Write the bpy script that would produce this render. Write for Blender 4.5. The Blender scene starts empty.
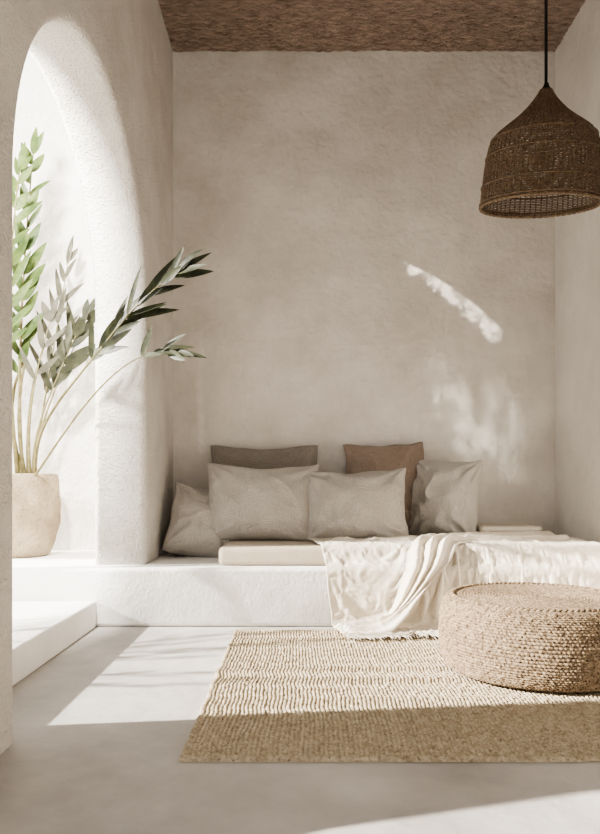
import bpy, bmesh, math, random, time
from mathutils import Vector, Matrix, noise, Euler
random.seed(4)
S = bpy.context.scene
C = S.collection

# ---------------------------------------------------------------- helpers
def lin(c):
    return tuple(((x/255)/12.92 if x/255 <= 0.04045 else ((x/255+0.055)/1.055)**2.4) for x in c) + (1,)

def new_mat(name, rough=0.9):
    m = bpy.data.materials.new(name); m.use_nodes = True
    nt = m.node_tree; b = nt.nodes['Principled BSDF']
    b.inputs['Roughness'].default_value = rough
    b.inputs['Specular IOR Level'].default_value = 0.2
    return m, nt, b

def N(nt, t, **kw):
    n = nt.nodes.new(t)
    for k, v in kw.items():
        if k in n.inputs: n.inputs[k].default_value = v
        else: setattr(n, k, v)
    return n

def noise_mat(name, ca, cb, scale=3, bumps=((20, 0.02, 6),), rough=0.9, stretch=(1,1,1), contrast=(0.35,0.65), flecks=None):
    m, nt, b = new_mat(name, rough)
    tc = N(nt, 'ShaderNodeTexCoord'); mp = N(nt, 'ShaderNodeMapping'); mp.inputs['Scale'].default_value = stretch
    nt.links.new(tc.outputs['Object'], mp.inputs[0])
    n = N(nt, 'ShaderNodeTexNoise', Scale=float(scale), Detail=8.0, Roughness=0.6)
    nt.links.new(mp.outputs[0], n.inputs['Vector'])
    r = N(nt, 'ShaderNodeValToRGB')
    r.color_ramp.elements[0].position = contrast[0]; r.color_ramp.elements[0].color = lin(ca)
    r.color_ramp.elements[1].position = contrast[1]; r.color_ramp.elements[1].color = lin(cb)
    nt.links.new(n.outputs[0], r.inputs[0])
    if flecks:
        col, fs, lo, hi = flecks
        fn = N(nt, 'ShaderNodeTexNoise', Scale=float(fs), Detail=3.0); nt.links.new(mp.outputs[0], fn.inputs['Vector'])
        mr = N(nt, 'ShaderNodeMapRange'); mr.inputs[1].default_value = lo; mr.inputs[2].default_value = hi
        nt.links.new(fn.outputs[0], mr.inputs[0])
        mx = N(nt, 'ShaderNodeMixRGB'); mx.inputs[2].default_value = lin(col)
        nt.links.new(mr.outputs[0], mx.inputs[0]); nt.links.new(r.outputs[0], mx.inputs[1]); nt.links.new(mx.outputs[0], b.inputs['Base Color'])
    else:
        nt.links.new(r.outputs[0], b.inputs['Base Color'])
    prev = None
    for bb in bumps:
        sc, dist, det = bb[:3]
        nn = N(nt, 'ShaderNodeTexNoise', Scale=float(sc), Detail=float(det))
        if len(bb) > 3:
            mp2 = N(nt, 'ShaderNodeMapping'); mp2.inputs['Scale'].default_value = bb[3]; mp2.inputs['Rotation'].default_value = (0, math.radians(18), 0)
            nt.links.new(tc.outputs['Object'], mp2.inputs[0]); nt.links.new(mp2.outputs[0], nn.inputs['Vector'])
        else: nt.links.new(mp.outputs[0], nn.inputs['Vector'])
        bp = N(nt, 'ShaderNodeBump', Strength=1.0, Distance=dist)
        nt.links.new(nn.outputs[0], bp.inputs['Height'])
        if prev: nt.links.new(prev.outputs[0], bp.inputs['Normal'])
        prev = bp
    if prev: nt.links.new(prev.outputs[0], b.inputs['Normal'])
    return m

def fabric_mat(name, ca, cb, weave=350, dist=0.004, wr=0.004, sheen=0.15):
    m, nt, b = new_mat(name, 0.97)
    b.inputs['Sheen Weight'].default_value = sheen
    b.inputs['Specular IOR Level'].default_value = 0.08
    tc = N(nt, 'ShaderNodeTexCoord')
    n = N(nt, 'ShaderNodeTexNoise', Scale=6.0, Detail=6.0)
    n2 = N(nt, 'ShaderNodeTexNoise', Scale=130.0, Detail=3.0)
    nt.links.new(tc.outputs['Object'], n.inputs['Vector']); nt.links.new(tc.outputs['Object'], n2.inputs['Vector'])
    m1_ = N(nt, 'ShaderNodeMath', operation='MULTIPLY'); m1_.inputs[1].default_value = 0.3; nt.links.new(n.outputs[0], m1_.inputs[0])
    ml = N(nt, 'ShaderNodeMath', operation='MULTIPLY_ADD'); ml.inputs[1].default_value = 0.7; nt.links.new(n2.outputs[0], ml.inputs[0]); nt.links.new(m1_.outputs[0], ml.inputs[2])
    r = N(nt, 'ShaderNodeValToRGB')
    r.color_ramp.elements[0].position = 0.38; r.color_ramp.elements[0].color = lin(ca)
    r.color_ramp.elements[1].position = 0.62; r.color_ramp.elements[1].color = lin(cb)
    nt.links.new(ml.outputs[0], r.inputs[0]); nt.links.new(r.outputs[0], b.inputs['Base Color'])
    prev = None
    for d, ax in (('X', 0), ('Z', 0), ('Y', 0)):
        w = N(nt, 'ShaderNodeTexWave', wave_type='BANDS', bands_direction=d)
        w.inputs['Scale'].default_value = weave/6.28; w.inputs['Distortion'].default_value = 1.5; w.inputs['Detail'].default_value = 1.0
        nt.links.new(tc.outputs['Object'], w.inputs['Vector'])
        bp = N(nt, 'ShaderNodeBump', Strength=0.5, Distance=dist); nt.links.new(w.outputs['Fac'], bp.inputs['Height'])
        if prev: nt.links.new(prev.outputs[0], bp.inputs['Normal'])
        prev = bp
    nn = N(nt, 'ShaderNodeTexNoise', Scale=9.0, Detail=5.0, Distortion=0.8); nt.links.new(tc.outputs['Object'], nn.inputs['Vector'])
    bp = N(nt, 'ShaderNodeBump', Strength=1.0, Distance=wr); nt.links.new(nn.outputs[0], bp.inputs['Height']); nt.links.new(prev.outputs[0], bp.inputs['Normal'])
    nt.links.new(bp.outputs[0], b.inputs['Normal'])
    return m

def obj_from(name, verts, faces, mat=None, parent=None, smooth=True):
    me = bpy.data.meshes.new(name); me.from_pydata([tuple(v) for v in verts], [], faces); me.update()
    if smooth: me.polygons.foreach_set('use_smooth', [True]*len(me.polygons))
    o = bpy.data.objects.new(name, me); C.objects.link(o)
    if mat: me.materials.append(mat)
    if parent: o.parent = parent
    return o

def tag(o, label=None, cat=None, kind=None, group=None):
    if label: o['label'] = label
    if cat: o['category'] = cat
    if kind: o['kind'] = kind
    if group: o['group'] = group
    return o

def box(name, lo, hi, mat, bevel=0.0, seg=4, parent=None, origin=None):
    lo = Vector(lo); hi = Vector(hi)
    c = Vector(origin) if origin else Vector(((lo.x+hi.x)/2, (lo.y+hi.y)/2, lo.z))
    bm = bmesh.new(); bmesh.ops.create_cube(bm, size=1)
    for v in bm.verts:
        v.co = Vector((lo.x if v.co.x < 0 else hi.x, lo.y if v.co.y < 0 else hi.y, lo.z if v.co.z < 0 else hi.z)) - c
    if bevel: bmesh.ops.bevel(bm, geom=bm.edges[:], offset=bevel, segments=seg, profile=0.5, affect='EDGES')
    me = bpy.data.meshes.new(name); bm.to_mesh(me); bm.free()
    if bevel: me.polygons.foreach_set('use_smooth', [True]*len(me.polygons))
    o = bpy.data.objects.new(name, me); C.objects.link(o); o.location = c; me.materials.append(mat)
    if parent: o.parent = parent
    return o

def empty(name, loc):
    e = bpy.data.objects.new(name, None); e.location = loc; e.empty_display_size = 0.1; C.objects.link(e); return e

def tube(verts, faces, pts, rad, seg=6, closed=False):
    n = len(pts); base = len(verts)
    for i, p in enumerate(pts):
        p = Vector(p)
        a = Vector(pts[(i-1) % n]) if (closed or i > 0) else p
        b = Vector(pts[(i+1) % n]) if (closed or i < n-1) else p
        t = (b-a).normalized()
        ref = Vector((0,0,1)) if abs(t.z) < 0.9 else Vector((1,0,0))
        u = t.cross(ref).normalized(); w = t.cross(u)
        r = rad[i] if isinstance(rad, (list, tuple)) else rad
        for k in range(seg):
            an = 2*math.pi*k/seg
            verts.append(p + u*math.cos(an)*r + w*math.sin(an)*r)
    m = n if closed else n-1
    for i in range(m):
        for k in range(seg):
            a = base+i*seg+k; b_ = base+i*seg+(k+1) % seg
            c = base+((i+1) % n)*seg+(k+1) % seg; d = base+((i+1) % n)*seg+k
            faces.append((a, b_, c, d))
    if not closed:
        faces.append(tuple(base+k for k in range(seg))[::-1]); faces.append(tuple(base+(n-1)*seg+k for k in range(seg)))

def lathe(name, prof, seg, mat, parent=None, func=None):
    verts, faces = [], []
    for i, (r, z) in enumerate(prof):
        for k in range(seg):
            a = 2*math.pi*k/seg
            rr, zz = (r, z) if func is None else func(r, z, a, i)
            verts.append((rr*math.cos(a), rr*math.sin(a), zz))
    for i in range(len(prof)-1):
        for k in range(seg):
            faces.append((i*seg+k, i*seg+(k+1) % seg, (i+1)*seg+(k+1) % seg, (i+1)*seg+k))
    return obj_from(name, verts, faces, mat, parent)

# ---------------------------------------------------------------- materials
M_wall = noise_mat('plaster_beige', (200,193,183), (222,216,208), 1.8, ((3,0.03,4),(7,0.007,7,(0.7,1,1.6)),(22,0.010,8),(140,0.003,4)))
M_right = noise_mat('plaster_pale', (214,209,201), (228,224,217), 1.6, ((3,0.03,4),(18,0.007,8),(140,0.0018,4)))
M_left = noise_mat('plaster_rough', (214,208,200), (231,226,219), 2.0, ((4,0.05,4),(60,0.022,8),(160,0.006,4)))
M_white = noise_mat('plaster_white', (232,229,224), (243,241,237), 2.0, ((4,0.014,4),(40,0.004,8),(150,0.0018,4)))
M_garden = noise_mat('plaster_garden', (214,210,204), (230,226,221), 2.0, ((4,0.05,4),(26,0.012,8),(140,0.004,4)))
M_floor = noise_mat('microcement', (156,151,145), (194,189,183), 1.2, ((4,0.015,4),(25,0.002,8),(150,0.0006,4)), rough=0.6)
M_reed = noise_mat('reed_ceiling', (152,130,116), (222,200,184), 9, ((12,0.05,8),(60,0.03,4)), stretch=(1.0,7,1), contrast=(0.33,0.66))
M_cush = fabric_mat('linen_sand', (188,175,154), (208,196,176))
M_pil_light = fabric_mat('linen_oat', (178,171,161), (206,199,190), wr=0.006)
M_pil_taupe = fabric_mat('linen_taupe', (130,122,113), (156,147,137), wr=0.006)
M_pil_brown = fabric_mat('linen_clay', (136,119,106), (162,145,131), wr=0.006)
M_pil_cream = fabric_mat('linen_cream', (188,182,173), (212,206,197), wr=0.012)
M_throw = fabric_mat('gauze_cream', (220,210,193), (234,225,210), weave=500, dist=0.0015, wr=0.012, sheen=0.0)
M_rug = noise_mat('jute', (148,133,110), (202,188,163), 45, ((200,0.002,3),), contrast=(0.3,0.7), flecks=((104,88,68),80,0.53,0.78))
M_pouf = noise_mat('jute_pouf', (112,94,75), (172,152,126), 40, ((180,0.004,3),), contrast=(0.3,0.7), flecks=((62,48,37),95,0.52,0.68))
M_rattan = noise_mat('rattan_dark', (78,63,50), (126,106,86), 60, ((200,0.001,2),), rough=0.6)
M_cord = noise_mat('cord_black', (24,20,18), (34,30,27), 60, ((300,0.0005,2),))
M_pot = noise_mat('clay_sand', (132,118,97), (170,155,131), 5, ((10,0.04,5),(50,0.020,6)))
M_soil = noise_mat('soil', (60,46,34), (90,70,52), 40, ((60,0.02,4),))
M_leaf = noise_mat('leaf_dark', (38,42,30), (70,73,52), 12, ((40,0.002,2),), rough=0.5)
M_leaf2 = noise_mat('leaf_green', (56,74,36), (92,106,58), 12, ((40,0.002,2),), rough=0.5)
M_leaf3 = noise_mat('leaf_grey', (76,74,62), (102,100,85), 12, ((40,0.002,2),), rough=0.7)
M_leaf4 = noise_mat('leaf_olive', (44,46,34), (70,70,52), 12, ((40,0.002,2),), rough=0.6)
M_stem = noise_mat('stem_olive', (98,91,60), (128,119,84), 20, ((60,0.002,2),), rough=0.6)

# ---------------------------------------------------------------- room
XL, XR, YB, H, T = -1.09, 2.19, 6.01, 4.69, 0.365
Y0 = -2.6
tag(box('floor', (-6,-4,-0.1), (XR+0.3,YB+0.3,0), M_floor), kind='structure')
tag(box('wall_back', (XL-T,YB,0), (XR+0.3,YB+0.3,H+0.6), M_wall), kind='structure')
tag(box('wall_garden', (-6,YB,0), (XL-T,YB+0.3,H+0.6), M_garden), kind='structure')
tag(box('wall_right', (XR,Y0,0), (XR+0.3,YB,H+0.2), M_right), kind='structure')
tag(box('wall_sun_blocker', (-1.57,2.2,0), (XL-T,2.79,H), M_garden), kind='structure')  # added unseen pier, sets the front edge of the floor sun patch

verts, faces = [], []
nyc, nxc = 330, 170
def cz(x, y):
    wv = y + 0.008*noise.noise(Vector((x*2.2,y*3,0)))+0.003*noise.noise(Vector((x*9,y*30,2)))
    return -0.026*abs(math.sin(math.pi*wv/0.048))**0.7*(0.7+0.5*abs(math.sin(x*34+2*noise.noise(Vector((x*3,y*9,1)))+math.floor(wv/0.048)*1.6))) - 0.008*noise.noise(Vector((x*9,y*60,4)))
ys = [Y0, 0, 2, 4.0] + [4.6+(YB-4.6)*k/nyc for k in range(nyc+1)]
for y in ys:
    for i in range(nxc+1):
        x = XL-0.02+(XR+0.04-XL)*i/nxc
        verts.append((x, y, H+0.01+(cz(x,y) if y >= 4.6 else 0)))
for j in range(len(ys)-1):
    for i in range(nxc):
        a = j*(nxc+1)+i; faces.append((a,a+nxc+1,a+nxc+2,a+1))
b0 = len(verts)
for z in (H+0.04, H+0.2):
    for x, y in ((XL-T,Y0),(XR+0.3,Y0),(XR+0.3,YB),(XL-T,YB)): verts.append((x,y,z))
faces += [(b0,b0+3,b0+2,b0+1),(b0+4,b0+5,b0+6,b0+7)] + [(b0+k,b0+(k+1)%4,b0+4+(k+1)%4,b0+4+k) for k in range(4)]
tag(obj_from('ceiling', verts, faces, M_reed, smooth=False), kind='structure')

cu = bpy.data.curves.new('wl', 'CURVE'); cu.dimensions = '2D'; cu.fill_mode = 'BOTH'
BV = 0.045
cu.extrude = T/2-BV; cu.bevel_depth = BV; cu.bevel_resolution = 5; cu.offset = -BV
def spl(pts):
    s = cu.splines.new('POLY'); s.points.add(len(pts)-1)
    for p, q in zip(s.points, pts): p.co = (q[0], q[1], 0, 1)
    s.use_cyclic_u = True
ya, yb = 2.69, 4.94
yc, R, zs = (ya+yb)/2, (yb-ya)/2, 2.15
pts = [(Y0,-0.05),(ya,-0.05)]
for k in range(49):
    a = math.pi*(1-k/48)
    pts.append((yc+R*math.cos(a), zs+R*math.sin(a)))
pts += [(yb,0.385),(YB+0.04,0.385),(YB+0.04,H+0.04),(Y0,H+0.04)]
spl(pts)
spl([(0.1,0.9),(0.1,1.7),(0.35,2.1),(0.8,2.3),(1.3,2.3),(1.75,2.1),(2.02,1.7),(2.05,1.35),(1.99,1.0),(1.86,0.6),(1.70,0.35),(1.3,0.25),(0.6,0.25),(0.25,0.5)])
co = bpy.data.objects.new('wl', cu); C.objects.link(co)
dg = bpy.context.evaluated_depsgraph_get()
me = bpy.data.meshes.new_from_object(co.evaluated_get(dg))
bpy.data.objects.remove(co)
wl = bpy.data.objects.new('wall_left', me); C.objects.link(wl)
wl.matrix_world = Matrix(((0,0,1,XL-T/2),(1,0,0,0),(0,1,0,0),(0,0,0,1)))
me.materials.clear(); me.materials.append(M_left)
tag(wl, kind='structure')

BF, BH = 4.76, 0.40
bench = tag(box('plaster_bench', (-5,BF,0), (XR-0.002,YB-0.002,BH), M_white, 0.03, 5), 'long white plaster built-in bench running through the arch', 'bench')
step = tag(box('plaster_step', (-5,2.8,0), (-1.385,BF,0.18), M_white, 0.012, 3), 'low white plaster step in the archway beside the bench', 'step')

# ---------------------------------------------------------------- mattress
mat_ = box('seat_mattress', (-0.57,4.88,BH), (XR-0.02,YB-0.02,BH+0.13), M_cush, 0.035, 5)
tag(mat_, 'thin sand linen seat mattress lying on the plaster bench', 'mattress')

# ---------------------------------------------------------------- pillows
def pillow(name, w, h, t, mat, loc, lean=12, yaw=0, roll=0, seed=0, sag=0.0, label='', wr=0.020):
    n = 80; verts, faces = [], []
    def P(i, j, side):
        u = math.sin((-1+2*i/n)*math.pi/2)*0.35+(-1+2*i/n)*0.65; v = math.sin((-1+2*j/n)*math.pi/2)*0.35+(-1+2*j/n)*0.65
        cr = (abs(u)*abs(v))**10*0.02
        x = w/2*u*(1-0.070*(1-v*v)-cr); z = h/2*v*(1-0.070*(1-u*u)-cr)
        x += 0.014*noise.noise(Vector((v*2.2,seed,1)))*abs(u); z += 0.016*noise.noise(Vector((u*2.2,seed,5)))*abs(v)
        e = max(0, (1-u**4)*(1-v**4))
        th = t*(max(0,(1-u*u)*(1-v*v)))**0.42*1.05
        th *= 1-0.32*v
        p = Vector((x*3+seed*7, z*3, side*2+seed))
        wrp = Vector((noise.noise(p*1.3),noise.noise(p*1.3+Vector((9,9,9))),0))*0.5
        th += e*wr*noise.noise(p*0.9+wrp)*1.6
        rid = 1-abs(noise.noise(Vector((x*4.0+seed+z*2,z*3.0-x*1.5,side*3))+wrp)*2.0)
        th += e*wr*1.0*max(0,rid)**4*(0.6+noise.noise(p))
        for cx, cz_ in ((-1,-1),(1,-1),(-1,1),(1,1)):
            dx, dz = u-cx, v-cz_; d = math.hypot(dx, dz); a = math.atan2(dz, dx)
            th += wr*1.0*math.sin(a*10+seed+noise.noise(Vector((d*2,seed,side)))*3)*math.exp(-d*1.5)*min(1,d*3)*min(1,e*2)
        z -= sag*h*math.exp(-(u*2.0)**2)*max(0,v)**2
        return Vector((x, side*th, z+h/2))
    idx = {}
    for side in (-1, 1):
        for i in range(n+1):
            for j in range(n+1):
                edge = i in (0,n) or j in (0,n)
                if edge and side == 1: idx[(side,i,j)] = idx[(-1,i,j)]; continue
                idx[(side,i,j)] = len(verts); verts.append(P(i,j,side))
    for side in (-1,1):
        for i in range(n):
            for j in range(n):
                f = [idx[(side,i,j)], idx[(side,i+1,j)], idx[(side,i+1,j+1)], idx[(side,i,j+1)]]
                faces.append(tuple(f if side == -1 else f[::-1]))
    o = obj_from(name, verts, faces, mat)
    o.location = loc
    o.rotation_euler = (Matrix.Rotation(math.radians(yaw),3,'Z') @ Matrix.Rotation(-math.radians(lean),3,'X') @ Matrix.Rotation(math.radians(roll),3,'Y')).to_euler()
    tag(o, label, 'pillow', group='pillows on the bench')
    return o
ZT = BH+0.13
pillow('throw_pillow', 0.92,0.78,0.10, M_pil_taupe, (-0.30,5.84,ZT-0.01), 3, 0, 0, 1, 0.02, 'large taupe linen pillow leaning on the plaster wall', wr=0.014)
pillow('throw_pillow', 0.91,0.64,0.20, M_pil_light, (-0.30,5.44,ZT-0.02), 13, 1, 1, 2, 0.05, 'wide oat linen pillow propped in front of a taupe pillow')
pillow('throw_pillow', 0.85,0.60,0.20, M_pil_light, (0.42,5.41,ZT-0.02), 13, -4, -1, 3, 0.05, 'wide oat linen pillow propped before a clay brown pillow')
pillow('throw_pillow', 0.69,0.81,0.10, M_pil_brown, (0.73,5.83,ZT-0.02), 3, 4, -2, 4, 0.01, 'clay brown square linen pillow leaning on the plaster wall', wr=0.014)
pillow('throw_pillow', 0.58,0.68,0.19, M_pil_cream, (1.15,5.70,ZT-0.03), 8, -30, 2, 5, 0.0, 'crumpled cream linen pillow beside the brown pillow', wr=0.036)
pillow('throw_pillow', 0.56,0.60,0.18, M_pil_light, (-0.80,5.42,BH-0.005), 24, 20, 15, 6, 0.0, 'slouching oat linen pillow in the corner beside the mattress', wr=0.030)

fb = empty('folded_blanket', (1.66,5.70,ZT)); tag(fb,'small folded cream blanket lying on the mattress','blanket')
for k in range(2):
    o = box('blanket_fold', (-0.25+0.02*k,-0.17,0.001+0.052*k), (0.27-0.01*k,0.17,0.052+0.05*k), M_throw, 0.022, 4, parent=fb)
    o.rotation_euler = (0,0,math.radians(-4+5*k))

# ---------------------------------------------------------------- throw (cloth simulated)
def collider(o):
    o.modifiers.new('Collision','COLLISION')
    o.collision.thickness_outer = 0.008; o.collision.cloth_friction = 40
colliders = [box('tmp_c', (-0.57,4.88,BH-0.1), (2.3,6,BH+0.13), M_cush, 0.03, 3), box('tmp_c', (-1,BF,-0.2), (2.3,6,BH), M_cush, 0.03, 3), box('tmp_c', (-2,2,-0.3), (3,6,0.02), M_cush)]
for o in colliders: collider(o)
nx, ny = 200, 100
verts, faces = [], []
FX, FY = 1.15, 5.25
for j in range(ny+1):
    for i in range(nx+1):
        u = i/nx; v = j/ny
        x = 0.05+u*2.05 + (0.16*v + 0.03*math.sin(v*6))*(1-u)
        y = 5.42 - v*1.40 + 0.05*math.sin(u*5) + 0.02*math.sin(u*17) + v*0.05*noise.noise(Vector((x*4,0,6)))
        dx, dy = x-FX, y-FY
        r = math.hypot(dx, dy); th = math.atan2(-dy, -dx)
        fan = 0.055*min(1, r/0.6)*math.sin(th*14+2.4*noise.noise(Vector((x*2.2,y*2.2,3))))
        ver = (0.016+0.026*v)*math.sin(x*2*math.pi/0.20 + y*3.5 + 6.0*noise.noise(Vector((x*1.7,y*1.0,3))))
        k = min(1, max(0, (x-1.0)/0.4)); k = k*k*(3-2*k)
        lift = min(1, v*9)
        z = 0.552 + lift*(0.065 + fan*(1-k) + ver*k + 0.03*noise.noise(Vector((x*5,y*5,1))))
        verts.append((x,y,z))
for j in range(ny):
    for i in range(nx):
        a = j*(nx+1)+i; faces.append((a,a+nx+1,a+nx+2,a+1))
cl = obj_from('cloth_tmp', verts, faces, M_throw)
vg = cl.vertex_groups.new(name='pin'); vg.add([i for i in range(nx+1)], 1.0, 'REPLACE')
md = cl.modifiers.new('Cloth','CLOTH')
md.settings.quality = 6; md.settings.mass = 0.15; md.settings.vertex_group_mass = 'pin'
md.settings.tension_stiffness = 12; md.settings.compression_stiffness = 12; md.settings.bending_stiffness = 1.0
md.settings.air_damping = 2
md.collision_settings.distance_min = 0.006; md.collision_settings.collision_quality = 3
md.collision_settings.use_self_collision = False
md.point_cache.frame_start = 1; md.point_cache.frame_end = 60
t0 = time.time()
S.frame_start = 1; S.frame_end = 60
for f in range(1, 52):
    S.frame_set(f)
    if time.time()-t0 > 90: break
dg = bpy.context.evaluated_depsgraph_get()
me = bpy.data.meshes.new_from_object(cl.evaluated_get(dg))
for o in colliders+[cl]: bpy.data.objects.remove(o)
S.frame_set(1)
def crinkle(x, y, z):
    p = Vector((x*7,y*7,z*7)); w_ = Vector((noise.noise(p*0.7),noise.noise(p*0.7+Vector((5,5,5))),noise.noise(p*0.7-Vector((5,5,5)))))*1.2
    r1 = max(0, 1-abs(noise.noise(p+w_))*3.0)**2
    r2 = max(0, 1-abs(noise.noise(p*2.3+w_*1.5))*3.0)**2
    return 0.0085*r1+0.0035*r2
nrm = [v.normal.copy() for v in me.vertices]
for v, n_ in zip(me.vertices, nrm):
    if n_.z < -0.2: n_ = -n_
    if n_.y > 0.5: n_ = -n_
    v.co += n_*crinkle(*v.co)
for v in me.vertices: v.co.x = min(v.co.x, 2.175)
throw = bpy.data.objects.new('throw_blanket', me); C.objects.link(throw)
me.polygons.foreach_set('use_smooth', [True]*len(me.polygons))
md = throw.modifiers.new('sub','SUBSURF'); md.levels = 1; md.render_levels = 1
md = throw.modifiers.new('sol','SOLIDIFY'); md.thickness = 0.007; md.offset = 1
tag(throw, 'cream gauze throw draped over the bench edge to the floor', 'throw blanket')
vs, fs = [], []
rf = random.Random(9)
for i in range(0, 120, 1):
    a = me.vertices[ny*(nx+1)+i].co.copy(); b = me.vertices[(ny-2)*(nx+1)+i].co
    d = (a-b).normalized(); d.z *= 0.2; d = (d+Vector((rf.uniform(-.4,.4),-0.2,-0.1))).normalized()
    L = rf.uniform(0.04,0.085)
    q = [a, a+d*L*0.5+Vector((0,0,0.004)), a+d*L+Vector((rf.uniform(-.01,.01),0,0))]
    for p in q: p.z = max(p.z, 0.026)
    tube(vs, fs, q, [0.0025,0.0022,0.0014], 5)
obj_from('fringe', vs, fs, M_throw, throw)

def catm(P_, t):
    n = len(P_)-1; s = min(n-1e-6, max(0, t*n)); i = int(s); f = s-i
    p0 = P_[max(0,i-1)]; p1 = P_[i]; p2 = P_[i+1]; p3 = P_[min(n,i+2)]
    return 0.5*((2*p1)+(p2-p0)*f+(2*p0-5*p1+4*p2-p3)*f*f+(3*p1-p0-3*p2+p3)*f**3)
path = [(1.95,5.46,0.545),(1.52,5.36,0.55),(1.20,5.20,0.55),(1.00,5.00,0.56),(0.90,4.83,0.53),(0.84,4.715,0.40),(0.75,4.66,0.24),(0.62,4.60,0.11),(0.46,4.53,0.036),(0.26,4.47,0.030)]
wid  = [0.26,0.24,0.21,0.19,0.17,0.16,0.17,0.18,0.18,0.15]
wdir = [(0.35,-1,0),(0.35,-1,0),(0.6,-0.8,0),(0.9,-0.45,0),(1,-0.2,0.1),(1,-0.05,0.3),(0.85,-0.1,0.6),(0.7,-0.3,0.5),(0.45,-0.9,0),(0.3,-1,0)]
ndir = [(0,0,1),(0,0,1),(0,0,1),(0,-0.2,1),(0,-0.6,0.8),(-0.1,-1,0.1),(-0.1,-1,0.1),(-0.2,-0.8,0.5),(0,-0.1,1),(0,0,1)]
PV = [Vector(p) for p in path]; WV = [Vector(p) for p in wdir]; NV = [Vector(p) for p in ndir]; WW = [Vector((a,0,0)) for a in wid]
verts, faces = [], []
na, nb = 190, 110
for i in range(na+1):
    t = i/na
    p = catm(PV,t); wv = catm(WV,t).normalized(); nv = catm(NV,t).normalized(); ww = catm(WW,t).x
    for j in range(nb+1):
        s = -1+2*j/nb
        env = (1-s*s)**0.6 if abs(s) < 1 else 0
        f = 0.5+0.5*math.cos(s*math.pi*3.4+2.6*noise.noise(Vector((t*3,s*1.1,2)))+t*2)
        hh = env*(0.010+0.044*f**1.1)+0.018*noise.noise(Vector((t*6,s*2.2,8)))*env
        wob = 0.04*noise.noise(Vector((t*5,s,11)))
        endf = 0.05*noise.noise(Vector((s*3,0,2)))*max(0,(i-na+10)/10)
        q = p+wv*(s*ww+wob)+nv*hh+Vector((endf,0,0))
        q += nv*crinkle(*q)*env
        if i > na-6: q.z = 0.028+(q.z-0.028)*(na-i)/6+0.01*f*0.5
        verts.append(q)
for i in range(na):
    for j in range(nb):
        a = i*(nb+1)+j; faces.append((a,a+1,a+nb+2,a+nb+1))
obj_from('gathered_fold', verts, faces, M_throw, throw)

# ---------------------------------------------------------------- rug
RX0, RX1, RY0, RY1 = -0.43, 2.12, 2.48, 4.60
nx, ny = 740, 430
verts, faces = [], []
for j in range(ny+1):
    y = RY0+(RY1-RY0)*j/ny
    for i in range(nx+1):
        x = RX0+(RX1-RX0)*i/nx
        wob = noise.noise(Vector((x*2,y*3,0)))*0.014 + noise.noise(Vector((x*20,y*20,5)))*0.003
        cx = (x+wob)/0.0185; col = math.floor(cx)
        ay = (y/0.028 + 0.5*(col % 2) + noise.noise(Vector((col*3.3,y*6,2)))*0.9)
        h = abs(math.sin(math.pi*cx))**0.6 * (0.35+0.65*abs(math.sin(math.pi*ay))**0.7)
        z = 0.007+0.0125*h*(0.8+0.6*noise.noise(Vector((x*35,y*35,9))))
        ex = min(x-RX0, RX1-x, y-RY0, RY1-y)
        if ex < 0.025: z = 0.011+0.010*abs(math.sin(math.pi*ex/0.025))**0.5*(0.7+0.3*math.sin((x+y)*300))
        if ex <= 1e-6: z = 0.001
        dx = 0.010*noise.noise(Vector((0,y*9,7)))
        verts.append((x+dx, y+0.008*noise.noise(Vector((x*9,0,7))), z))
for j in range(ny):
    for i in range(nx):
        a = j*(nx+1)+i; faces.append((a,a+1,a+nx+2,a+nx+1))
rug = obj_from('jute_rug', verts, faces, M_rug)
tag(rug, 'woven natural jute rug lying on the cement floor', 'rug')

# ---------------------------------------------------------------- pouf
pf = empty('woven_pouf', (1.24,3.66,0.020)); tag(pf, 'low round braided jute pouf standing on the rug', 'pouf')
RP, HP = 0.505, 0.378
prof = []
ns = 250
for k in range(ns+1):
    t = k/ns; a = -math.pi/2+math.pi*t
    sx = abs(math.cos(a))**0.52; sz = math.copysign(abs(math.sin(a))**0.95, math.sin(a))
    prof.append((RP-0.076+0.076*sx, HP/2+HP/2*sz*0.97))
rows = 36
def fside(r, z, a, i):
    t = i/ns*rows; row = math.floor(t)
    lump = abs(math.sin(math.pi*t))**0.7
    br = abs(math.sin(150*a/2 + (row % 2)*1.57 + (t-row)*1.2 + 0.8*noise.noise(Vector((a*9,row*1.7,3)))))**0.7
    d = 0.0068*lump*(0.15+0.85*br) + 0.003*noise.noise(Vector((math.cos(a)*4,math.sin(a)*4,z*20)))+0.004*noise.noise(Vector((math.cos(a)*30,math.sin(a)*30,z*60)))
    return r+d-0.005, z
lathe('woven_side', prof, 800, M_pouf, pf, fside)
prof = [(0.004+(RP-0.072)*k/130, HP*0.985) for k in range(131)]
def ftop(r, z, a, i):
    spiral = r/0.016 + a/(2*math.pi); row = math.floor(spiral)
    lump = abs(math.sin(math.pi*spiral))**0.6
    br = abs(math.sin(max(6,row)*5.0*a/2 + spiral))**0.6
    return r, z-0.003+0.006*lump*(0.5+0.5*br)-0.004*(r/RP)**8
lathe('woven_top', prof, 560, M_pouf, pf, ftop)
vs, fs = [], []
for zz, rr, ph in ((HP*0.985,RP-0.070,0),(HP*0.985,RP-0.070,math.pi)):
    pts = [((rr+0.006*math.cos(50*a+ph))*math.cos(a),(rr+0.006*math.cos(50*a+ph))*math.sin(a),zz+0.005*math.sin(50*a+ph)) for a in [2*math.pi*k/600 for k in range(600)]]
    tube(vs, fs, pts, 0.008, 6, True)
obj_from('braided_rim', vs, fs, M_pouf, pf)

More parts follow.
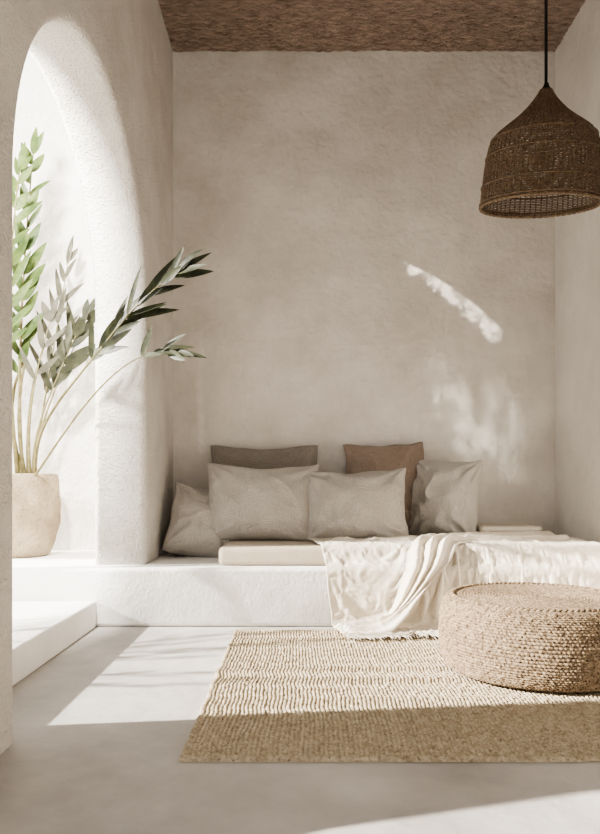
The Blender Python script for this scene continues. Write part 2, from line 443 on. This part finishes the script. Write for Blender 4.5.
# ---------------------------------------------------------------- pendant lamp
LX, LY, LZ = 1.406, 4.0, 2.60
lp = empty('pendant_lamp', (LX,LY,H)); tag(lp, 'dark woven rattan bell-shaped pendant lamp hanging on a black cord', 'pendant lamp')
PT = [(0,0.331),(0.05,0.332),(0.15,0.328),(0.3,0.320),(0.42,0.311),(0.52,0.300),(0.58,0.285),(0.63,0.260),(0.68,0.220),(0.73,0.178),(0.79,0.132),(0.85,0.094),(0.91,0.062),(0.96,0.040),(1.0,0.026)]
def lr(t):
    for (a,ra),(b,rb) in zip(PT,PT[1:]):
        if t <= b+1e-9:
            s = (t-a)/(b-a); return ra+(rb-ra)*s, t*0.63
    return 0.026, 0.63
sh = empty('lamp_shade', (0,0,LZ-H)); sh.parent = lp
TP = Matrix.Translation((0,0,0.63)) @ Matrix.Rotation(math.radians(10),4,'X') @ Matrix.Translation((0,0,-0.63))
sh.matrix_local = Matrix.Translation((0,0,LZ-H)) @ TP
nr = 64
vs, fs = [], []
nrib = 64
for k in range(nr):
    t = 0.5/nr + k/nr
    r, z = lr(t)
    if (0.15 < t < 0.19 or 0.40 < t < 0.45 or 0.57 < t < 0.61) and k % 2: continue
    npt = nrib*2
    pts = []
    for q in range(npt):
        a = 2*math.pi*q/npt
        o_ = 0.0034*(1 if (q+k) % 2 else -1)*(1 if r > 0.1 else 0.3)
        rr = r+o_+0.001*noise.noise(Vector((k*3.1,q*0.3,0)))
        pts.append((rr*math.cos(a), rr*math.sin(a), z+0.0010*noise.noise(Vector((q*0.4,k*2.2,4)))))
    tube(vs, fs, pts, 0.0040 if r > 0.06 else 0.003, 5, True)
obj_from('woven_strands', vs, fs, M_rattan, sh)
vs, fs = [], []
for q in range(nrib):
    a = 2*math.pi*(q+0.5)/nrib
    pts = []
    for k in range(60):
        r, z = lr(k/59); pts.append(((r+0.004)*math.cos(a), (r+0.004)*math.sin(a), z))
    tube(vs, fs, pts, 0.0042, 4)
obj_from('ribs', vs, fs, M_rattan, sh)
for zz, rr, rad in ((0.0,0.332,0.010),(0.018,0.335,0.007),(0.11,0.330,0.006),(0.27,0.312,0.006),(0.365,0.287,0.006)):
    vs, fs = [], []
    pts = [((rr+0.005)*math.cos(a),(rr+0.005)*math.sin(a),zz+0.002*math.sin(60*a)) for a in [2*math.pi*k/160 for k in range(160)]]
    tube(vs, fs, pts, rad, 6, True)
    obj_from('rim_band', vs, fs, M_rattan, sh)
vs, fs = [], []
tube(vs, fs, [(0,0,0),(0,0,LZ+0.60-H)], 0.0085, 10)
obj_from('cord', vs, fs, M_cord, lp)
lathe('cap', [(0.001,0.665),(0.012,0.665),(0.016,0.65),(0.026,0.635),(0.030,0.60),(0.001,0.595)], 24, M_cord, sh)
lathe('bulb_socket', [(0.001,0.60),(0.022,0.60),(0.024,0.54),(0.018,0.52),(0.001,0.52)], 24, M_cord, sh)
lathe('canopy', [(0.001,-0.03),(0.02,-0.03),(0.055,-0.012),(0.06,0.0),(0.001,0.0)], 32, M_cord, lp)

# ---------------------------------------------------------------- potted plant
PX, PY = -2.22, 5.55
pp = empty('potted_plant', (PX,PY,BH)); tag(pp, 'leafy plant in a rough sandy clay pot on the plaster ledge', 'potted plant')
prof = [(0.001,0),(0.20,0),(0.225,0.02),(0.27,0.12),(0.298,0.26),(0.307,0.40),(0.303,0.50),(0.294,0.57),(0.288,0.62),(0.280,0.645),(0.265,0.65),(0.25,0.63),(0.245,0.58)]
P2 = []
for (a,b),(c,d) in zip(prof,prof[1:]):
    for s in range(4): P2.append((a+(c-a)*s/4, b+(d-b)*s/4))
P2.append(prof[-1])
lathe('pot', P2, 96, M_pot, pp, lambda r,z,a,i:(r*(1+0.025*noise.noise(Vector((math.cos(a)*2,math.sin(a)*2,z*9)))), z))
lathe('soil', [(0.001,0.60),(0.12,0.605),(0.25,0.59)], 48, M_soil, pp, lambda r,z,a,i:(r, z+0.01*noise.noise(Vector((r*30,a*3,0)))))

def bez(p, t):
    p = [Vector(q) for q in p]
    while len(p) > 1: p = [p[i].lerp(p[i+1], t) for i in range(len(p)-1)]
    return p[0]
def leaf(vs, fs, base, d, up, L, W, curl=0.15, fold=0.25):
    d = d.normalized(); s = d.cross(up).normalized(); n = s.cross(d).normalized()
    b0 = len(vs); K = 10
    for k in range(K+1):
        t = k/K; w = W*(math.sin(math.pi*min(1,t**0.75))**0.8 if 0 < t < 1 else 0.02)
        c = base+d*L*t - n*curl*L*t*t
        vs.append(c+s*w+n*w*fold); vs.append(c); vs.append(c-s*w+n*w*fold)
    for k in range(K):
        a = b0+3*k
        fs.append((a,a+3,a+4,a+1)); fs.append((a+1,a+4,a+5,a+2))
def uvpt(u, v, y):
    return Vector(((u-300)*y/700, y, 1-(v-480)*y/700))
def frond(owner, ctrl, start, nl, L, W, ang, mat, facing=Vector((0.2,-1,0.3)), rad=0.012, leafseed=0, term=True, jit=10):
    rnd = random.Random(leafseed)
    org = owner.location.copy()
    sv, sf = [], []
    pts = [bez(ctrl, k/40)-org for k in range(41)]
    tube(sv, sf, pts, [rad*(1-0.75*k/40) for k in range(41)], 7)
    fe = empty('frond', (0,0,0)); fe.parent = owner
    obj_from('stem', sv, sf, M_stem, fe)
    vs, fs = [], []
    for k in range(nl):
        t = start+(1-start)*k/(nl-1)
        prog = (t-start)/(1-start)
        for sg in (-1,1):
            tt = min(1, max(0, t+rnd.uniform(-0.016,0.016)+0.008*sg))
            p = bez(ctrl, tt)-org
            tan = (bez(ctrl, min(1,tt+0.01))-bez(ctrl, max(0,tt-0.01))).normalized()
            side = tan.cross(facing).normalized(); nrm = side.cross(tan)
            LL = L*(0.75+0.45*math.sin(math.pi*(0.15+0.75*prog)))*rnd.uniform(0.72,1.15)*(1.0-0.2*prog)
            a = math.radians(ang*(1-0.35*prog)+rnd.uniform(-jit,jit))
            d = tan*math.cos(a)+side*sg*math.sin(a)+nrm*rnd.uniform(-0.3,0.4)
            leaf(vs, fs, p, d, nrm+side*rnd.uniform(-0.6,0.6), LL, W*rnd.uniform(0.8,1.15), rnd.uniform(-0.1,0.28))
    if term: leaf(vs, fs, pts[-1], (pts[-1]-pts[-3]), facing, L*0.8, W*0.8)
    obj_from('leaves', vs, fs, mat, fe)
    return fe
base = Vector((PX+0.09,PY-0.06,BH+0.6))
frond(pp, [base+Vector((-0.04,0,0)), uvpt(16,400,5.4), uvpt(20,300,5.3), uvpt(33,155,5.2)], 0.42, 13, 0.27,0.033, 34, M_leaf2, leafseed=1, rad=0.017)
frond(pp, [base+Vector((-0.06,-0.06,0)), uvpt(8,380,5.2), uvpt(4,280,5.1), uvpt(20,170,5.0)], 0.45, 10, 0.26,0.031, 38, M_leaf2, leafseed=7, rad=0.017)
frond(pp, [base+Vector((0.03,0.03,0)), uvpt(40,420,5.6), uvpt(52,360,5.7), uvpt(68,262,5.7)], 0.45, 8, 0.30,0.023, 22, M_leaf3, leafseed=2, jit=16)
frond(pp, [base+Vector((0.05,0,0)), uvpt(36,420,5.5), uvpt(60,380,5.5), uvpt(86,320,5.5)], 0.6, 4, 0.30,0.032, 32, M_leaf4, leafseed=3, jit=18)
frond(pp, [base+Vector((0.04,0,0)), uvpt(30,430,5.4), uvpt(52,390,5.4), uvpt(76,335,5.4)], 0.65, 5, 0.28,0.034, 34, M_leaf4, leafseed=13, jit=20)
frond(pp, [base+Vector((0.02,0,0)), uvpt(26,430,5.3), uvpt(30,390,5.3), uvpt(50,322,5.3)], 0.7, 3, 0.28,0.028, 30, M_leaf3, leafseed=14, jit=18)
frond(pp, [base+Vector((0.08,-0.05,0)), uvpt(28,395,5.0), uvpt(92,395,4.6), uvpt(104,318,4.5), uvpt(178,272,4.35)], 0.56, 12, 0.30,0.025, 23, M_leaf, leafseed=4, rad=0.013)
frond(pp, [base+Vector((0.06,-0.08,0)), uvpt(60,440,5.0), uvpt(100,372,4.6), uvpt(138,345,4.4), uvpt(176,352,4.3)], 0.78, 4, 0.26,0.024, 20, M_leaf, leafseed=5, rad=0.010)
for k,(a,b,r_) in enumerate(((34,345,0.015),(22,330,0.017),(14,360,0.019))):
    sv, sf = [], []
    c_ = [base+Vector((-0.02*k,0,0)), uvpt(a-8,420,5.4), uvpt(a-4,390,5.4), uvpt(a+10,b,5.4)]
    tube(sv, sf, [bez(c_,q/30)-pp.location for q in range(31)], [r_*(1-0.5*q/30)*(1.12 if q % 6 == 0 else 1) for q in range(31)], 8)
    obj_from('cane', sv, sf, M_stem, pp)

gs = empty('garden_shrub', (-3.3,3.3,0.18)); tag(gs, 'loose leafy green shrub growing on the terrace outside the arch', 'shrub')
rg = random.Random(3)
for k in range(7):
    b0 = gs.location
    tip = Vector((-3.1+rg.uniform(-0.3,0.4), 3.1+k*0.22+rg.uniform(-0.1,0.1), 1.0+rg.uniform(0.1,0.9)))
    frond(gs, [b0, b0+Vector((0,0.1,0.6)), tip-Vector((0,0,0.5)), tip], 0.5, 7, 0.24, 0.026, 38, M_leaf, leafseed=30+k)
gt = empty('sun_screen_tree', (-4.25,4.5,0.18)); tag(gt, 'added unseen tree, its dense crown screening the right wall from sun', 'tree')  # added out of view to keep sun off the right wall
sv, sf = [], []
tube(sv, sf, [(0,0,0),(0.03,-0.02,1.2),(-0.02,0.02,2.4),(0.02,0,3.4),(0,0,4.2)], [0.06,0.05,0.045,0.04,0.02], 10)
obj_from('trunk', sv, sf, M_stem, gt)
vs, fs = [], []
for k in range(1500):
    d = Vector((rg.gauss(0,1),rg.gauss(0,1),rg.gauss(0,1))).normalized()*rg.uniform(0.2,1)
    p = Vector((d.x*0.5, 0.03+d.y*0.27, 3.95+d.z*0.85))
    leaf(vs, fs, p, Vector((rg.gauss(0,1),rg.gauss(0,1),rg.gauss(0,1))), Vector((rg.gauss(0,1),rg.gauss(0,1),1)), 0.2, 0.035)
obj_from('crown', vs, fs, M_leaf2, gt)

# ---------------------------------------------------------------- light
w = bpy.data.worlds.new('sky'); S.world = w; w.use_nodes = True
bg = w.node_tree.nodes['Background']; bg.inputs[0].default_value = (1.0,0.972,0.935,1); bg.inputs[1].default_value = 1.12
sd = bpy.data.lights.new('sun','SUN'); sd.energy = 14.5; sd.angle = math.radians(1.2); sd.color = (1,0.945,0.87)
so = bpy.data.objects.new('sun', sd); C.objects.link(so)
so.rotation_euler = Vector((1,0.12,-0.49)).to_track_quat('-Z','Y').to_euler()
so.location = (-6,2,6)

def spot_math(light):
    light.use_nodes = True; nt = light.node_tree; em = nt.nodes['Emission']
    tc = N(nt,'ShaderNodeTexCoord'); sp = N(nt,'ShaderNodeSeparateXYZ'); nt.links.new(tc.outputs['Normal'], sp.inputs[0])
    def MA(op, a, b=None, clamp=False):
        n = N(nt,'ShaderNodeMath', operation=op); n.use_clamp = clamp
        for i, x in enumerate((a,b)):
            if x is None: continue
            if isinstance(x,(int,float)): n.inputs[i].default_value = x
            else: nt.links.new(x, n.inputs[i])
        return n.outputs[0]
    def smooth(x, a, b):
        n = N(nt,'ShaderNodeMapRange'); n.interpolation_type='SMOOTHSTEP'
        n.inputs[1].default_value = a; n.inputs[2].default_value = b; nt.links.new(x, n.inputs[0]); return n.outputs[0]
    az = MA('ABSOLUTE', sp.outputs[2])
    return nt, em, MA, smooth, MA('DIVIDE', sp.outputs[0], az), MA('DIVIDE', sp.outputs[1], az)

bd = bpy.data.lights.new('sun_patch_spot','SPOT'); bd.energy = 1750; bd.spot_size = math.radians(170); bd.spot_blend = 0.1; bd.shadow_soft_size = 0.01; bd.color=(1,0.94,0.85)  # added spot, projects drawn sun patches onto the back wall
bo = bpy.data.objects.new('sun_patch_spot', bd); C.objects.link(bo)
BX, BY, BZ = -2.2, 2.3, 3.0
bo.location = (BX,BY,BZ); bo.rotation_euler = (math.radians(90),0,0)
nt, em, MA, smooth, tx, tz = spot_math(bd)
D = YB-BY
WX = MA('ADD', MA('MULTIPLY', tx, D), BX); WZ = MA('ADD', MA('MULTIPLY', tz, D), BZ)
cmb = N(nt,'ShaderNodeCombineXYZ'); nt.links.new(WX, cmb.inputs[0]); nt.links.new(WZ, cmb.inputs[1])
nz = N(nt,'ShaderNodeTexNoise', Scale=4.0, Detail=2.0); nt.links.new(cmb.outputs[0], nz.inputs['Vector'])
nf = N(nt,'ShaderNodeTexNoise', Scale=9.0, Detail=4.0); nt.links.new(cmb.outputs[0], nf.inputs['Vector'])
mp = N(nt,'ShaderNodeMapping'); mp.inputs['Rotation'].default_value = (0,0,math.radians(-35)); mp.inputs['Scale'].default_value = (6.5,3.2,1)
nt.links.new(cmb.outputs[0], mp.inputs[0])
ng = N(nt,'ShaderNodeTexNoise', Scale=1.0, Detail=6.0, Roughness=0.6); nt.links.new(mp.outputs[0], ng.inputs['Vector'])
CX, CZ, RR = -0.128, 0.481, 2.60
dist = MA('SQRT', MA('ADD', MA('POWER', MA('ABSOLUTE', MA('SUBTRACT', WX, CX)), 2), MA('POWER', MA('ABSOLUTE', MA('SUBTRACT', WZ, CZ)), 2)))
dep = MA('SUBTRACT', RR, dist)
wdt = MA('ADD', MA('ADD', 0.04, MA('MULTIPLY', MA('SUBTRACT', WX, 0.85), 0.11)), MA('MULTIPLY', MA('SUBTRACT', nf.outputs[0], 0.5), 0.22))
band = MA('MULTIPLY', smooth(dep, -0.010, 0.012), MA('SUBTRACT', 1, smooth(MA('SUBTRACT', dep, wdt), -0.02, 0.035)))
ends = MA('MULTIPLY', smooth(WX, 0.84, 1.0), MA('SUBTRACT', 1, smooth(WX, 1.67, 1.76)))
m1 = MA('MULTIPLY', MA('MULTIPLY', MA('MULTIPLY', band, ends), smooth(WZ, 2.15, 2.25)), MA('ADD', 0.30, MA('MULTIPLY', smooth(nf.outputs[0], 0.38, 0.55), 0.70)))
def blob(cx, cz_, rx, rz, shear):
    ex = MA('POWER', MA('ABSOLUTE', MA('DIVIDE', MA('SUBTRACT', WX, MA('ADD', cx, MA('MULTIPLY', MA('SUBTRACT', cz_, WZ), shear))), rx)), 2)
    ez = MA('POWER', MA('ABSOLUTE', MA('DIVIDE', MA('SUBTRACT', WZ, cz_), rz)), 2)
    return MA('SUBTRACT', 1, smooth(MA('ADD', ex, ez), 0.2, 1.0))
bl = MA('ADD', blob(1.38,1.53,0.24,0.58,0.42), MA('MULTIPLY', blob(1.74,1.42,0.24,0.54,0.2), 0.6))
m2 = MA('MULTIPLY', MA('MULTIPLY', bl, MA('ADD', 0.12, smooth(ng.outputs[0], 0.42, 0.60))), 0.46)
nt.links.new(MA('ADD', m1, m2), em.inputs['Strength'])

gd = bpy.data.lights.new('jamb_fill_spot','SPOT'); gd.energy = 1000; gd.spot_size = math.radians(150); gd.spot_blend = 0.3; gd.shadow_soft_size = 0.16; gd.color=(1,0.97,0.92)  # added fill spot standing in for sun bounce on jamb and garden wall
go = bpy.data.objects.new('jamb_fill_spot', gd); C.objects.link(go)
go.location = (-1.66,2.95,3.05); go.rotation_euler = (math.radians(90),0,0)
nt, em, MA, smooth, tx, tz = spot_math(gd)
nt.links.new(MA('SUBTRACT', 1, smooth(tx, 0.20, 0.238)), em.inputs['Strength'])

S.view_settings.view_transform = 'AgX'
try: S.view_settings.look = 'AgX - Medium High Contrast'
except Exception as e: print('look', e)
S.view_settings.exposure = 0.5

# ---------------------------------------------------------------- camera
cd = bpy.data.cameras.new('camera'); cam = bpy.data.objects.new('camera', cd); C.objects.link(cam)
cam.location = (0,0,1); cam.rotation_euler = (math.radians(90),0,0)
cd.sensor_fit = 'HORIZONTAL'; cd.sensor_width = 36; cd.lens = 42; cd.shift_y = 63/600; cd.clip_start = 0.05
S.camera = cam
